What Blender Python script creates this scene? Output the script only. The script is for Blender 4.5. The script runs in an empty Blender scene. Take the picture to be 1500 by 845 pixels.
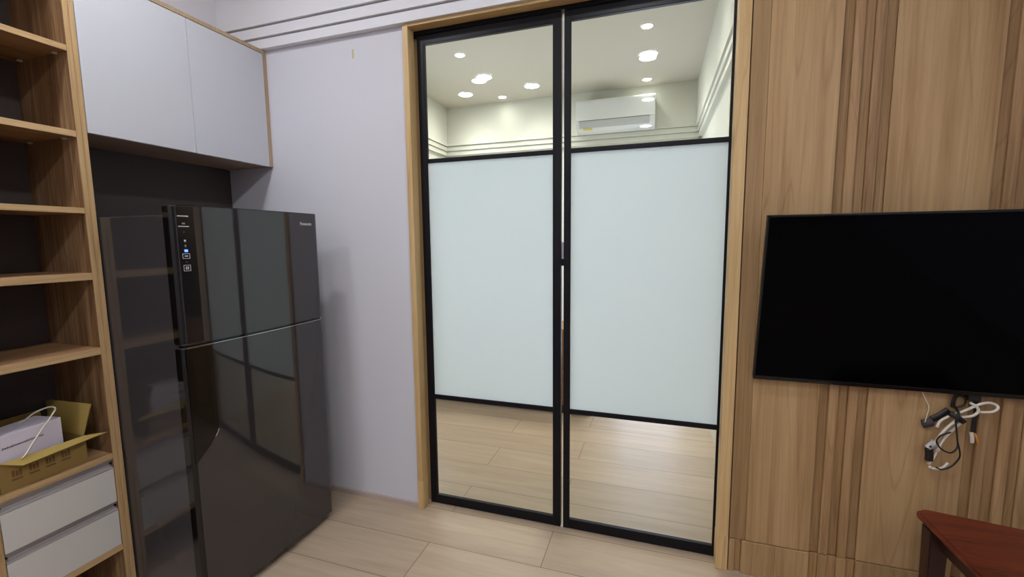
import bpy, bmesh, math, random
from mathutils import Vector, Matrix
random.seed(7)
S = bpy.context.scene
COL = S.collection
PI = math.pi

# ------------------------------------------------------------------ helpers
def BM(): return bmesh.new()

def box(bm, x0, x1, y0, y1, z0, z1):
    v = [bm.verts.new((x, y, z)) for x in (x0, x1) for y in (y0, y1) for z in (z0, z1)]
    f = [(0,1,3,2),(4,6,7,5),(0,4,5,1),(2,3,7,6),(0,2,6,4),(1,5,7,3)]
    for q in f: bm.faces.new([v[i] for i in q])
    return v

def rbox(bm, x0, x1, y0, y1, z0, z1, r=.002, seg=2):
    t = bmesh.new(); box(t, x0, x1, y0, y1, z0, z1)
    bmesh.ops.recalc_face_normals(t, faces=t.faces)
    bmesh.ops.bevel(t, geom=list(t.edges), offset=r, segments=seg, profile=.5, affect='EDGES')
    merge(bm, t)

def merge(bm, t):
    m = {}
    for v in t.verts: m[v] = bm.verts.new(v.co)
    for f in t.faces:
        try:
            g = bm.faces.new([m[v] for v in f.verts]); g.smooth = f.smooth
        except ValueError: pass
    t.free()

def prism(bm, prof, a0, a1, axis='x', smooth=False):
    """extrude a 2D polygon. axis x: prof=(y,z); axis y: prof=(x,z); axis z: prof=(x,y)"""
    def P(p, a):
        return {'x': (a, p[0], p[1]), 'y': (p[0], a, p[1]), 'z': (p[0], p[1], a)}[axis]
    A = [bm.verts.new(P(p, a0)) for p in prof]; B = [bm.verts.new(P(p, a1)) for p in prof]
    n = len(prof)
    for i in range(n):
        f = bm.faces.new((A[i], A[(i+1) % n], B[(i+1) % n], B[i])); f.smooth = smooth
    bm.faces.new(A[::-1]); bm.faces.new(B)

def cyl(bm, c, r, h, axis='z', n=24, r2=None, smooth=True):
    """cylinder starting at c and going +h along axis"""
    r2 = r if r2 is None else r2
    A, B = [], []
    for i in range(n):
        a = 2*PI*i/n; ca, sa = math.cos(a), math.sin(a)
        for L, rr, t in ((A, r, 0), (B, r2, h)):
            if axis == 'z': p = (c[0]+rr*ca, c[1]+rr*sa, c[2]+t)
            elif axis == 'y': p = (c[0]+rr*ca, c[1]+t, c[2]+rr*sa)
            else: p = (c[0]+t, c[1]+rr*ca, c[2]+rr*sa)
            L.append(bm.verts.new(p))
    for i in range(n):
        f = bm.faces.new((A[i], A[(i+1) % n], B[(i+1) % n], B[i])); f.smooth = smooth
    bm.faces.new(A[::-1]); bm.faces.new(B)

def ring(bm, c, prof, n=40):
    """lathe of (r, z) profile about vertical axis at c"""
    rows = []
    for r, z in prof:
        rows.append([bm.verts.new((c[0]+r*math.cos(2*PI*i/n), c[1]+r*math.sin(2*PI*i/n), c[2]+z)) for i in range(n)])
    for a, b in zip(rows, rows[1:]):
        for i in range(n):
            f = bm.faces.new((a[i], a[(i+1) % n], b[(i+1) % n], b[i])); f.smooth = True

def catmull(pts, k=8):
    P = [Vector(p) for p in pts]; P = [P[0]*2-P[1]] + P + [P[-1]*2-P[-2]]
    out = []
    for i in range(1, len(P)-2):
        for j in range(k):
            t = j/k; a, b, c, d = P[i-1:i+3]
            out.append(.5*((2*b)+(c-a)*t+(2*a-5*b+4*c-d)*t*t+(3*b-a-3*c+d)*t**3))
    out.append(P[-2]); return out

def tube(bm, pts, r, n=10, smooth=True, k=8, flat=None):
    pts = catmull(pts, k) if smooth else [Vector(p) for p in pts]
    rows = []; up = Vector((0.13, 1, 0.07)).normalized()
    for i, p in enumerate(pts):
        d = (pts[min(i+1, len(pts)-1)]-pts[max(i-1, 0)]).normalized()
        s = d.cross(up); s = s.normalized() if s.length > 1e-4 else Vector((1, 0, 0)); u = s.cross(d)
        rs, ru = (r, r) if flat is None else flat
        rows.append([bm.verts.new(p+s*rs*math.cos(2*PI*j/n)+u*ru*math.sin(2*PI*j/n)) for j in range(n)])
    for a, b in zip(rows, rows[1:]):
        for j in range(n):
            f = bm.faces.new((a[j], a[(j+1) % n], b[(j+1) % n], b[j])); f.smooth = True
    bm.faces.new(rows[0][::-1]); bm.faces.new(rows[-1])

ORG = {}
def obj(name, bm, mat, parent=None, local=False):
    o0 = Vector((0, 0, 0))
    if parent is not None and not local: o0 = ORG[parent.name]
    if o0.length: bmesh.ops.translate(bm, verts=bm.verts, vec=-o0)
    bmesh.ops.recalc_face_normals(bm, faces=bm.faces)
    me = bpy.data.meshes.new(name); bm.to_mesh(me); bm.free()
    if mat: me.materials.append(mat)
    o = bpy.data.objects.new(name, me); COL.objects.link(o)
    if parent is not None: o.parent = parent
    ORG[o.name] = o0.copy()
    return o

def tag(o, label=None, cat=None, group=None, kind=None):
    if label: o['label'] = label
    if cat: o['category'] = cat
    if group: o['group'] = group
    if kind: o['kind'] = kind
    return o

def thing(name, loc, label, cat, group=None, rz=0):
    o = bpy.data.objects.new(name, None); COL.objects.link(o)
    o.empty_display_size = .05
    o.location = loc; o.rotation_euler = (0, 0, rz); ORG[o.name] = Vector(loc)
    return tag(o, label, cat, group)

def struct(name, bm, mat, parent=None):
    o = obj(name, bm, mat, parent)
    if parent is None: o['kind'] = 'structure'
    return o

# ------------------------------------------------------------------ materials
def srgb(*c):
    return tuple((x/255/12.92 if x/255 <= .04045 else ((x/255+.055)/1.055)**2.4) for x in c)+(1,)

def newmat(name):
    m = bpy.data.materials.new(name); m.use_nodes = True
    nt = m.node_tree; nt.nodes.clear()
    out = nt.nodes.new('ShaderNodeOutputMaterial'); b = nt.nodes.new('ShaderNodeBsdfPrincipled')
    nt.links.new(b.outputs[0], out.inputs[0])
    return m, nt, b, out

def N(nt, t, **kw):
    n = nt.nodes.new(t)
    for k, v in kw.items():
        if k.startswith('_'): setattr(n, k[1:], v)
        else: n.inputs[k.replace('__', ' ')].default_value = v
    return n

def plain(name, col, rough=.5, metal=0, spec=.5, bump=0, bscale=200, var=0.0, coat=0, ior=None):
    m, nt, b, out = newmat(name)
    b.inputs['Base Color'].default_value = col; b.inputs['Roughness'].default_value = rough
    b.inputs['Metallic'].default_value = metal; b.inputs['Specular IOR Level'].default_value = spec
    if ior: b.inputs['IOR'].default_value = ior
    if coat: b.inputs['Coat Weight'].default_value = coat; b.inputs['Coat Roughness'].default_value = .03
    tc = N(nt, 'ShaderNodeTexCoord')
    if var:
        n = N(nt, 'ShaderNodeTexNoise', Scale=3.0, Detail=5.0); nt.links.new(tc.outputs['Object'], n.inputs['Vector'])
        mx = N(nt, 'ShaderNodeMix', _data_type='RGBA'); 
        mx.inputs[6].default_value = col; mx.inputs[7].default_value = tuple(c*(1-var) for c in col[:3])+(1,)
        nt.links.new(n.outputs['Fac'], mx.inputs[0]); nt.links.new(mx.outputs[2], b.inputs['Base Color'])
    if bump:
        n = N(nt, 'ShaderNodeTexNoise', Scale=float(bscale), Detail=3.0); nt.links.new(tc.outputs['Object'], n.inputs['Vector'])
        bp = N(nt, 'ShaderNodeBump', Strength=bump, Distance=.001)
        nt.links.new(n.outputs['Fac'], bp.inputs['Height']); nt.links.new(bp.outputs[0], b.inputs['Normal'])
    return m

def wood(name, dark, mid, light, axis='z', rough=.45, sc=1.0, streak=.5, contrast=(.3, .5, .7), spec=.35, rnd=.18, vein=.7):
    """veneer with grain running along `axis`"""
    m, nt, b, out = newmat(name)
    tc = N(nt, 'ShaderNodeTexCoord'); oi = N(nt, 'ShaderNodeObjectInfo')
    off = N(nt, 'ShaderNodeVectorMath', _operation='SCALE'); off.inputs[0].default_value = (13, 7, 19)
    nt.links.new(oi.outputs['Random'], off.inputs['Scale'])
    add = N(nt, 'ShaderNodeVectorMath', _operation='ADD')
    nt.links.new(tc.outputs['Object'], add.inputs[0]); nt.links.new(off.outputs[0], add.inputs[1])
    def mp(a, l):
        s = [a]*3; s['xyz'.index(axis)] = l
        n = N(nt, 'ShaderNodeMapping'); n.inputs['Scale'].default_value = s
        nt.links.new(add.outputs[0], n.inputs['Vector']); return n
    m1 = mp(9*sc, .55*sc); m2 = mp(70*sc, 1.6*sc); m3 = mp(260*sc, 9*sc)
    n1 = N(nt, 'ShaderNodeTexNoise', Scale=1.0, Detail=4.0, Roughness=.55, Distortion=.9); nt.links.new(m1.outputs[0], n1.inputs['Vector'])
    n2 = N(nt, 'ShaderNodeTexNoise', Scale=1.0, Detail=5.0, Roughness=.6, Distortion=.4); nt.links.new(m2.outputs[0], n2.inputs['Vector'])
    n3 = N(nt, 'ShaderNodeTexNoise', Scale=1.0, Detail=2.0); nt.links.new(m3.outputs[0], n3.inputs['Vector'])
    mx = N(nt, 'ShaderNodeMix', _data_type='FLOAT'); mx.inputs[0].default_value = streak
    nt.links.new(n1.outputs['Fac'], mx.inputs[2]); nt.links.new(n2.outputs['Fac'], mx.inputs[3])
    mx2 = N(nt, 'ShaderNodeMix', _data_type='FLOAT'); mx2.inputs[0].default_value = .12
    nt.links.new(mx.outputs[0], mx2.inputs[2]); nt.links.new(n3.outputs['Fac'], mx2.inputs[3])
    rp = N(nt, 'ShaderNodeValToRGB'); e = rp.color_ramp.elements
    e[0].position = contrast[0]; e[0].color = dark; e[1].position = contrast[2]; e[1].color = light
    x = e.new(contrast[1]); x.color = mid
    nt.links.new(mx2.outputs[0], rp.inputs[0])
    m4 = mp(5.5*sc, .30*sc)
    n4 = N(nt, 'ShaderNodeTexNoise', Scale=1.0, Detail=2.0, Roughness=.45, Distortion=.5); nt.links.new(m4.outputs[0], n4.inputs['Vector'])
    mul = N(nt, 'ShaderNodeMath', _operation='MULTIPLY'); mul.inputs[1].default_value = 15.0; nt.links.new(n4.outputs['Fac'], mul.inputs[0])
    fr_ = N(nt, 'ShaderNodeMath', _operation='PINGPONG'); fr_.inputs[1].default_value = .5; nt.links.new(mul.outputs[0], fr_.inputs[0])
    vr = N(nt, 'ShaderNodeValToRGB'); ve = vr.color_ramp.elements
    ve[0].position = .0; ve[0].color = (.78, .74, .70, 1); ve[1].position = .09; ve[1].color = (1, 1, 1, 1)
    nt.links.new(fr_.outputs[0], vr.inputs[0])
    vm = N(nt, 'ShaderNodeMix', _data_type='RGBA', _blend_type='MULTIPLY'); vm.inputs[0].default_value = vein
    nt.links.new(rp.outputs[0], vm.inputs[6]); nt.links.new(vr.outputs[0], vm.inputs[7])
    hs = N(nt, 'ShaderNodeHueSaturation')
    ma = N(nt, 'ShaderNodeMath', _operation='MULTIPLY_ADD'); ma.inputs[1].default_value = rnd; ma.inputs[2].default_value = 1-rnd/2
    nt.links.new(oi.outputs['Random'], ma.inputs[0]); nt.links.new(ma.outputs[0], hs.inputs['Value'])
    nt.links.new(vm.outputs[2], hs.inputs['Color']); nt.links.new(hs.outputs[0], b.inputs['Base Color'])
    b.inputs['Roughness'].default_value = rough; b.inputs['Specular IOR Level'].default_value = spec
    bp = N(nt, 'ShaderNodeBump', Strength=.12, Distance=.001)
    nt.links.new(n2.outputs['Fac'], bp.inputs['Height']); nt.links.new(bp.outputs[0], b.inputs['Normal'])
    return m

def floor_mat():
    m, nt, b, out = newmat('oak_plank_floor')
    tc = N(nt, 'ShaderNodeTexCoord')
    mp = N(nt, 'ShaderNodeMapping'); mp.inputs['Location'].default_value = (.47, -.015, 0)
    nt.links.new(tc.outputs['Object'], mp.inputs['Vector'])
    br = N(nt, 'ShaderNodeTexBrick'); br.offset = .37; br.offset_frequency = 2
    br.inputs['Scale'].default_value = 1.0; br.inputs['Mortar Size'].default_value = .0017; br.inputs['Mortar Smooth'].default_value = .3
    br.inputs['Brick Width'].default_value = 1.55; br.inputs['Row Height'].default_value = .265
    br.inputs['Color1'].default_value = (.15, .15, .15, 1); br.inputs['Color2'].default_value = (.85, .85, .85, 1); br.inputs['Mortar'].default_value = (.5, .5, .5, 1)
    nt.links.new(mp.outputs[0], br.inputs['Vector'])
    # grain along x, shifted by plank tone
    sc = N(nt, 'ShaderNodeVectorMath', _operation='SCALE'); sc.inputs['Scale'].default_value = 9.0
    nt.links.new(br.outputs['Color'], sc.inputs[0])
    ad = N(nt, 'ShaderNodeVectorMath', _operation='ADD'); nt.links.new(tc.outputs['Object'], ad.inputs[0]); nt.links.new(sc.outputs[0], ad.inputs[1])
    g1 = N(nt, 'ShaderNodeMapping'); g1.inputs['Scale'].default_value = (1.3, 16, 1); nt.links.new(ad.outputs[0], g1.inputs['Vector'])
    n1 = N(nt, 'ShaderNodeTexNoise', Scale=1.0, Detail=6.0, Roughness=.62, Distortion=.8); nt.links.new(g1.outputs[0], n1.inputs['Vector'])
    g2 = N(nt, 'ShaderNodeMapping'); g2.inputs['Scale'].default_value = (5, 150, 1); nt.links.new(ad.outputs[0], g2.inputs['Vector'])
    n2 = N(nt, 'ShaderNodeTexNoise', Scale=1.0, Detail=3.0); nt.links.new(g2.outputs[0], n2.inputs['Vector'])
    mx = N(nt, 'ShaderNodeMix', _data_type='FLOAT'); mx.inputs[0].default_value = .3
    nt.links.new(n1.outputs['Fac'], mx.inputs[2]); nt.links.new(n2.outputs['Fac'], mx.inputs[3])
    rp = N(nt, 'ShaderNodeValToRGB'); e = rp.color_ramp.elements
    e[0].position = .2; e[0].color = srgb(157, 136, 114); e[1].position = .8; e[1].color = srgb(189, 170, 147)
    nt.links.new(mx.outputs[0], rp.inputs[0])
    hs = N(nt, 'ShaderNodeHueSaturation'); ma = N(nt, 'ShaderNodeMath', _operation='MULTIPLY_ADD'); ma.inputs[1].default_value = .14; ma.inputs[2].default_value = .93
    nt.links.new(br.outputs['Color'], ma.inputs[0]); nt.links.new(ma.outputs[0], hs.inputs['Value']); nt.links.new(rp.outputs[0], hs.inputs['Color'])
    mm = N(nt, 'ShaderNodeMix', _data_type='RGBA'); mm.inputs[7].default_value = srgb(96, 76, 58)
    nt.links.new(br.outputs['Fac'], mm.inputs[0]); nt.links.new(hs.outputs[0], mm.inputs[6]); nt.links.new(mm.outputs[2], b.inputs['Base Color'])
    b.inputs['Roughness'].default_value = .36; b.inputs['Specular IOR Level'].default_value = .4
    inv = N(nt, 'ShaderNodeMath', _operation='SUBTRACT'); inv.inputs[0].default_value = 1; nt.links.new(br.outputs['Fac'], inv.inputs[1])
    bp = N(nt, 'ShaderNodeBump', Strength=.5, Distance=.001); nt.links.new(inv.outputs[0], bp.inputs['Height'])
    bp2 = N(nt, 'ShaderNodeBump', Strength=.08, Distance=.001); nt.links.new(n1.outputs['Fac'], bp2.inputs['Height']); nt.links.new(bp.outputs[0], bp2.inputs['Normal'])
    nt.links.new(bp2.outputs[0], b.inputs['Normal'])
    return m

def emis(name, col, s):
    m = bpy.data.materials.new(name); m.use_nodes = True; nt = m.node_tree; nt.nodes.clear()
    out = nt.nodes.new('ShaderNodeOutputMaterial'); e = nt.nodes.new('ShaderNodeEmission')
    e.inputs[0].default_value = col; e.inputs[1].default_value = s; nt.links.new(e.outputs[0], out.inputs[0]); return m

def beam(name, col, base, peak, power):
    """opal lens with a downward beam: radiance falls off away from the lens axis, the same for every viewer"""
    m = bpy.data.materials.new(name); m.use_nodes = True; nt = m.node_tree; nt.nodes.clear()
    out = nt.nodes.new('ShaderNodeOutputMaterial'); e = nt.nodes.new('ShaderNodeEmission'); e.inputs[0].default_value = col
    g = nt.nodes.new('ShaderNodeNewGeometry'); d = N(nt, 'ShaderNodeVectorMath', _operation='DOT_PRODUCT')
    nt.links.new(g.outputs['Normal'], d.inputs[0]); nt.links.new(g.outputs['Incoming'], d.inputs[1])
    a = N(nt, 'ShaderNodeMath', _operation='ABSOLUTE'); nt.links.new(d.outputs['Value'], a.inputs[0])
    p = N(nt, 'ShaderNodeMath', _operation='POWER'); p.inputs[1].default_value = power; nt.links.new(a.outputs[0], p.inputs[0])
    q = N(nt, 'ShaderNodeMath', _operation='MULTIPLY_ADD'); q.inputs[1].default_value = peak; q.inputs[2].default_value = base
    nt.links.new(p.outputs[0], q.inputs[0]); nt.links.new(q.outputs[0], e.inputs[1]); nt.links.new(e.outputs[0], out.inputs[0]); return m

def clear_glass():
    m = bpy.data.materials.new('clear_glass'); m.use_nodes = True; nt = m.node_tree; nt.nodes.clear()
    out = nt.nodes.new('ShaderNodeOutputMaterial')
    t = N(nt, 'ShaderNodeBsdfTransparent', Color=(.965, .985, .965, 1)); g = N(nt, 'ShaderNodeBsdfGlossy', Roughness=.0)
    f = N(nt, 'ShaderNodeFresnel', IOR=1.5); mx = N(nt, 'ShaderNodeMixShader')
    nt.links.new(f.outputs[0], mx.inputs[0]); nt.links.new(t.outputs[0], mx.inputs[1]); nt.links.new(g.outputs[0], mx.inputs[2])
    nt.links.new(mx.outputs[0], out.inputs[0]); return m

def frosted_glass():
    m = bpy.data.materials.new('frosted_glass'); m.use_nodes = True; nt = m.node_tree; nt.nodes.clear()
    out = nt.nodes.new('ShaderNodeOutputMaterial')
    d = N(nt, 'ShaderNodeBsdfDiffuse', Color=srgb(208, 217, 218)); t = N(nt, 'ShaderNodeBsdfTranslucent', Color=srgb(215, 229, 233))
    g = N(nt, 'ShaderNodeBsdfGlossy', Roughness=.02)
    m1 = N(nt, 'ShaderNodeMixShader', Fac=.62); nt.links.new(d.outputs[0], m1.inputs[1]); nt.links.new(t.outputs[0], m1.inputs[2])
    f = N(nt, 'ShaderNodeFresnel', IOR=1.45); m2 = N(nt, 'ShaderNodeMixShader')
    nt.links.new(f.outputs[0], m2.inputs[0]); nt.links.new(m1.outputs[0], m2.inputs[1]); nt.links.new(g.outputs[0], m2.inputs[2])
    nt.links.new(m2.outputs[0], out.inputs[0]); return m

M = {}
M['paint'] = plain('painted_wall', srgb(211, 211, 218), .7, bump=.12, bscale=260, var=.03, spec=.25)
M['paint_ceiling'] = plain('painted_ceiling', srgb(216, 213, 212), .8, spec=.2)
M['paint_cornice'] = plain('painted_cornice', srgb(226, 226, 231), .6, spec=.25)
M['ceil_far'] = plain('cream_ceiling', srgb(204, 200, 188), .8, spec=.2)
M['paint_far'] = plain('cream_wall', srgb(216, 217, 206), .7, spec=.25)
M['floor'] = floor_mat()
M['clad'] = wood('oak_cladding', srgb(130, 98, 62), srgb(168, 136, 96), srgb(188, 158, 116), 'z', .42, .8, .42, contrast=(.28, .48, .66))
M['clad_rib'] = wood('oak_cladding_rib', srgb(124, 90, 58), srgb(164, 130, 92), srgb(188, 156, 116), 'z', .42, 1.2, .55, rnd=.3)
M['clad_recess'] = wood('oak_cladding_recess', srgb(116, 86, 54), srgb(158, 124, 84), srgb(184, 152, 112), 'z', .45, 1.2, .55, rnd=.25)
M['casing'] = wood('oak_casing', srgb(180, 146, 98), srgb(204, 172, 122), srgb(220, 192, 144), 'z', .4, 1.2, .45, rnd=.06)
M['casing_x'] = wood('oak_casing_header', srgb(180, 146, 98), srgb(204, 172, 122), srgb(220, 192, 144), 'x', .4, 1.2, .45, rnd=.06)
M['board_z'] = wood('oak_board_upright', srgb(96, 68, 44), srgb(148, 114, 80), srgb(190, 158, 120), 'z', .5, 1.5, .5, contrast=(.34, .5, .64), vein=1.0)
M['board_y'] = wood('oak_board_shelf', srgb(110, 78, 50), srgb(156, 120, 84), srgb(188, 154, 116), 'y', .5, 1.5, .42)
M['edge_tan'] = wood('pale_oak_edging', srgb(156, 132, 104), srgb(178, 154, 126), srgb(192, 170, 142), 'z', .5, 1.6, .5, rnd=.06)
M['edge_z'] = wood('oak_edge_band_upright', srgb(154, 122, 82), srgb(184, 152, 108), srgb(202, 172, 128), 'z', .5, 1.6, .5, rnd=.06)
M['edge_y'] = wood('oak_edge_band', srgb(160, 128, 88), srgb(188, 156, 112), srgb(206, 176, 134), 'y', .5, 1.6, .5, rnd=.06)
M['white_lam'] = plain('white_laminate', srgb(200, 201, 207), .32, spec=.4, var=.01)
M['drawer_white'] = plain('white_drawer_laminate', srgb(205, 202, 196), .4, spec=.4)
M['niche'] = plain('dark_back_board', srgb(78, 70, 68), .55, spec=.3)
M['black_alu'] = plain('black_aluminium', srgb(15, 13, 20), .42, spec=.22)
M['alu'] = plain('brushed_aluminium', srgb(168, 162, 160), .4, metal=.25)
M['fr_side'] = plain('refrigerator_side', srgb(60, 58, 60), .1, spec=.5, ior=1.6)
M['fr_body'] = plain('refrigerator_trim', srgb(16, 16, 18), .12, spec=.5)
M['fr_glass'] = plain('refrigerator_glass_door', srgb(50, 47, 49), .03, spec=.6, ior=1.6, bump=.045, bscale=7)
M['fr_black'] = plain('refrigerator_black_gloss', srgb(12, 12, 13), .06, spec=.5)
M['fr_strip'] = plain('refrigerator_control_strip', srgb(28, 26, 28), .1, spec=.5)
M['chrome'] = plain('chrome_trim', srgb(190, 190, 195), .15, metal=1)
M['print'] = plain('white_print', srgb(205, 205, 210), .5)
M['print_dim'] = plain('grey_print', srgb(130, 128, 130), .5)
M['blue_led'] = emis('blue_indicator', (.05, .12, 1, 1), 6)
M['tv_screen'] = plain('television_screen', srgb(2, 2, 5), .1, spec=.06)
M['tv_bezel'] = plain('television_bezel', srgb(7, 7, 9), .2, spec=.5)
M['tv_back'] = plain('television_back', srgb(18, 18, 20), .5)
M['steel'] = plain('steel_bracket', srgb(70, 70, 74), .4, metal=.8)
M['white_pl'] = plain('white_plastic', srgb(226, 228, 228), .3, spec=.5)
M['grey_pl'] = plain('pale_grey_plastic', srgb(186, 190, 190), .4)
M['dark_gap'] = plain('dark_slot', srgb(120, 122, 124), .6)
M['yellow'] = plain('yellow_sticker', srgb(214, 200, 110), .5)
M['tape'] = plain('yellow_tape', srgb(196, 186, 130), .6)
M['cable_w'] = plain('white_cable', srgb(214, 206, 192), .45)
M['cable_b'] = plain('black_cable', srgb(16, 13, 14), .45)
M['adapter'] = plain('grey_adapter', srgb(66, 60, 66), .5)
M['copper'] = plain('orange_connector', srgb(200, 130, 50), .4)
M['card'] = plain('brown_cardboard', srgb(146, 120, 70), .75, spec=.15, var=.08)
M['card_in'] = plain('brown_cardboard_flap', srgb(168, 144, 80), .7, spec=.15, var=.08)
M['ink'] = plain('brown_ink', srgb(112, 86, 54), .8, spec=.1)
M['ink_black'] = plain('grey_ink', srgb(70, 60, 76), .8, spec=.1)
M['box_white'] = plain('white_cardboard', srgb(222, 214, 226), .5, spec=.3)
M['mahog'] = wood('red_brown_lacquered_wood', srgb(74, 28, 18), srgb(104, 42, 26), srgb(128, 54, 32), 'x', .22, 1.2, .3, spec=.5, rnd=.05)
M['mahog_dark'] = plain('dark_brown_wood', srgb(52, 26, 20), .4)
M['mid_wood'] = wood('brown_sideboard_wood', srgb(110, 74, 46), srgb(140, 100, 64), srgb(160, 118, 78), 'x', .4)
M['glass'] = clear_glass(); M['frost'] = frosted_glass()
LAMP_FAR = beam('warm_lamp_lens', (1.0, .978, .90, 1), 22, 380, 4)
LAMP_SMALL = beam('warm_small_lamp_lens', (1.0, .978, .90, 1), 34, 100, 4)
LAMP_NEAR = beam('cool_lamp_lens', (.955, .972, 1.02, 1), 245, 40, 2)
M['trim_ring'] = plain('white_lamp_ring', srgb(232, 232, 230), .4)
M['daypane_added'] = emis('added_daylight_pane', (.84, .92, 1.0, 1), 4.5)
M['daypane'] = emis('daylit_obscure_pane', (.70, .80, 1.0, 1), 4.6)

# ------------------------------------------------------------------ dimensions
XL = -2.479; XC = -2.1395; XR = 2.62; YB = -5.6
H = 3.164
JL, JR = -1.2098, .2954          # opening between the jambs
ZH = 2.572                       # underside of header
FX0, FX1, FY = -2.604, .443, 3.195  # far room lower walls
CB = 2.587                       # cornice bottom

# ------------------------------------------------------------------ shell
b = BM(); box(b, -2.75, XR+.1, YB-.1, FY+.1, -.1, 0); struct('floor', b, M['floor'])
b = BM(); box(b, XL-.1, XR+.1, YB-.1, .06, H, H+.1); struct('ceiling', b, M['paint_ceiling'])
b = BM(); box(b, FX0-.1, FX1+.1, .0601, FY+.1, H, H+.1); struct('ceiling', b, M['ceil_far'])
b = BM(); box(b, XL-.12, XL, YB, 0, 0, H); struct('wall_left', b, M['paint'])
# door wall: white part left of the casing and the lintel over the opening
b = BM(); box(b, XL-.12, JL-.032, 0, .12, 0, H); box(b, JL-.032, JR+.05, 0, .12, ZH+.028, H); struct('wall_front', b, M['paint'])
b = BM(); box(b, XR, XR+.1, YB, 0, 0, H); struct('wall_right', b, M['paint'])
b = BM(); box(b, XL-.12, XR+.1, YB-.1, YB, 0, H)
struct('wall_back', b, M['paint'])
# far room walls (upper parts come with the cornice)
b = BM(); box(b, FX0-.1, FX0, .12, FY, 0, H); struct('wall_far_left', b, M['paint_far'])
b = BM(); box(b, FX1, FX1+.1, .12, FY, 0, H); struct('wall_far_right', b, M['paint_far'])
WX0, WX1, WZ1 = -.46, .34, 2.2
b = BM(); box(b, FX0-.1, WX0, FY, FY+.1, 0, H); box(b, WX1, FX1+.1, FY, FY+.1, 0, H); box(b, WX0, WX1, FY, FY+.1, WZ1, H)
struct('wall_far', b, M['paint_far'])
# unseen far-room window behind the frosted panes, added for its inferred daylight
w = BM(); t = .05
box(w, WX0, WX0+t, FY+.01, FY+.07, 0, WZ1); box(w, WX1-t, WX1, FY+.01, FY+.07, 0, WZ1); box(w, WX0+t, WX1-t, FY+.01, FY+.07, WZ1-t, WZ1); box(w, WX0+t, WX1-t, FY+.01, FY+.07, 0, t)
box(w, (WX0+WX1)/2-.025, (WX0+WX1)/2+.025, FY+.01, FY+.07, t, WZ1-t)
wf = struct('window_1', w, M['white_pl'])
for a, c in ((WX0+t, (WX0+WX1)/2-.025), ((WX0+WX1)/2+.025, WX1-t)):
    b = BM(); box(b, a, c, FY+.04, FY+.046, t, WZ1-t); obj('pane', b, M['daypane'], wf)
# added unseen side window, its glowing panes brighten the far ceiling and walls
w = BM(); xs0, xs1 = FX0+.001, FX0+.035
box(w, xs0, xs1, .75, .80, .85, 2.25); box(w, xs0, xs1, 2.55, 2.60, .85, 2.25); box(w, xs0, xs1, 1.65, 1.70, .90, 2.20); box(w, xs0, xs1, .80, 2.55, .85, .90); box(w, xs0, xs1, .80, 2.55, 2.20, 2.25)
wf = struct('window_added', w, M['white_pl'])
for a, c in ((.80, 1.65), (1.70, 2.55)):
    b = BM(); box(b, FX0+.010, FX0+.016, a, c, .90, 2.20); obj('pane', b, M['daypane_added'], wf)

# stepped cornices
def steps(s=1):
    # (offset from wall, z) outline of the stepped soffit face
    return [(0, H), (0, CB), (.033, CB), (.033, 2.636), (.022, 2.636), (.022, 2.642), (.046, 2.642), (.046, 2.693), (.034, 2.693), (.034, 2.699), (.060, 2.699), (.060, H)]
b = BM(); prism(b, [(-o, z) for o, z in steps()], XL, XR, 'x'); struct('trim_1', b, M['paint_cornice'])
b = BM(); prism(b, [(XL+o, z) for o, z in steps()], YB, -.06, 'y'); struct('trim_2', b, M['paint_cornice'])
b = BM(); prism(b, [(FY-o, z) for o, z in steps()], FX0, FX1, 'x'); struct('trim_3', b, M['paint_far'])
b = BM(); prism(b, [(FX0+o, z) for o, z in steps()], .12, FY-.0, 'y'); struct('trim_4', b, M['paint_far'])
b = BM(); prism(b, [(FX1-o, z) for o, z in steps()], .12, FY-.0, 'y'); struct('trim_5', b, M['paint_far'])

# baseboard on the white wall
b = BM(); prism(b, [(0, 0), (0, .028), (-.005, .028), (-.010, .024), (-.012, 0)], XL, JL-.0325, 'x'); struct('baseboard_front', b, plain('taupe_baseboard', srgb(176, 160, 152), .5))

# wooden casing round the opening: front edge, deep reveal, header
def casing_side(x0, x1, tag_):
    b = BM(); rbox(b, x0, x1, -.016, .045, .0, ZH+.028 if tag_ < 0 else ZH, .0025)
    return b
tr = struct('trim_6', casing_side(JL-.0315, JL, -1), M['casing'])
b = BM(); rbox(b, JL-.0325, JL+.001, -.017, .0455, 0, .165, .002); obj('plinth_block', b, M['casing'], tr)
b = BM(); rbox(b, JL+.0002, JR+.055, -.016, .045, ZH, ZH+.028, .0025); obj('header', b, M['casing_x'], tr)
b = BM(); rbox(b, JR, JR+.0475, -.016, .045, 0, ZH, .0025); obj('casing_right', b, M['casing'], tr)
b = BM(); rbox(b, JR-.001, JR+.0480, -.017, .0455, 0, .165, .002); obj('plinth_block', b, M['casing'], tr)
# far side lining of the opening
tr = BM(); box(tr, JL-.0315, JL+.004, .0865, .135, 0, ZH); tr = struct('trim_7', tr, M['casing'])
b = BM(); box(b, JR-.001, JR+.05, .0865, .135, 0, ZH); obj('casing_right', b, M['casing'], tr)
b = BM(); box(b, JL-.0315, JR+.05, .0865, .135, ZH, ZH+.03); obj('header', b, M['casing_x'], tr)
# track pocket over the doors
b = BM(); box(b, JL-.03, JR+.05, .046, .086, 2.556, ZH+.025); struct('trim_8', b, M['black_alu'])

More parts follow.
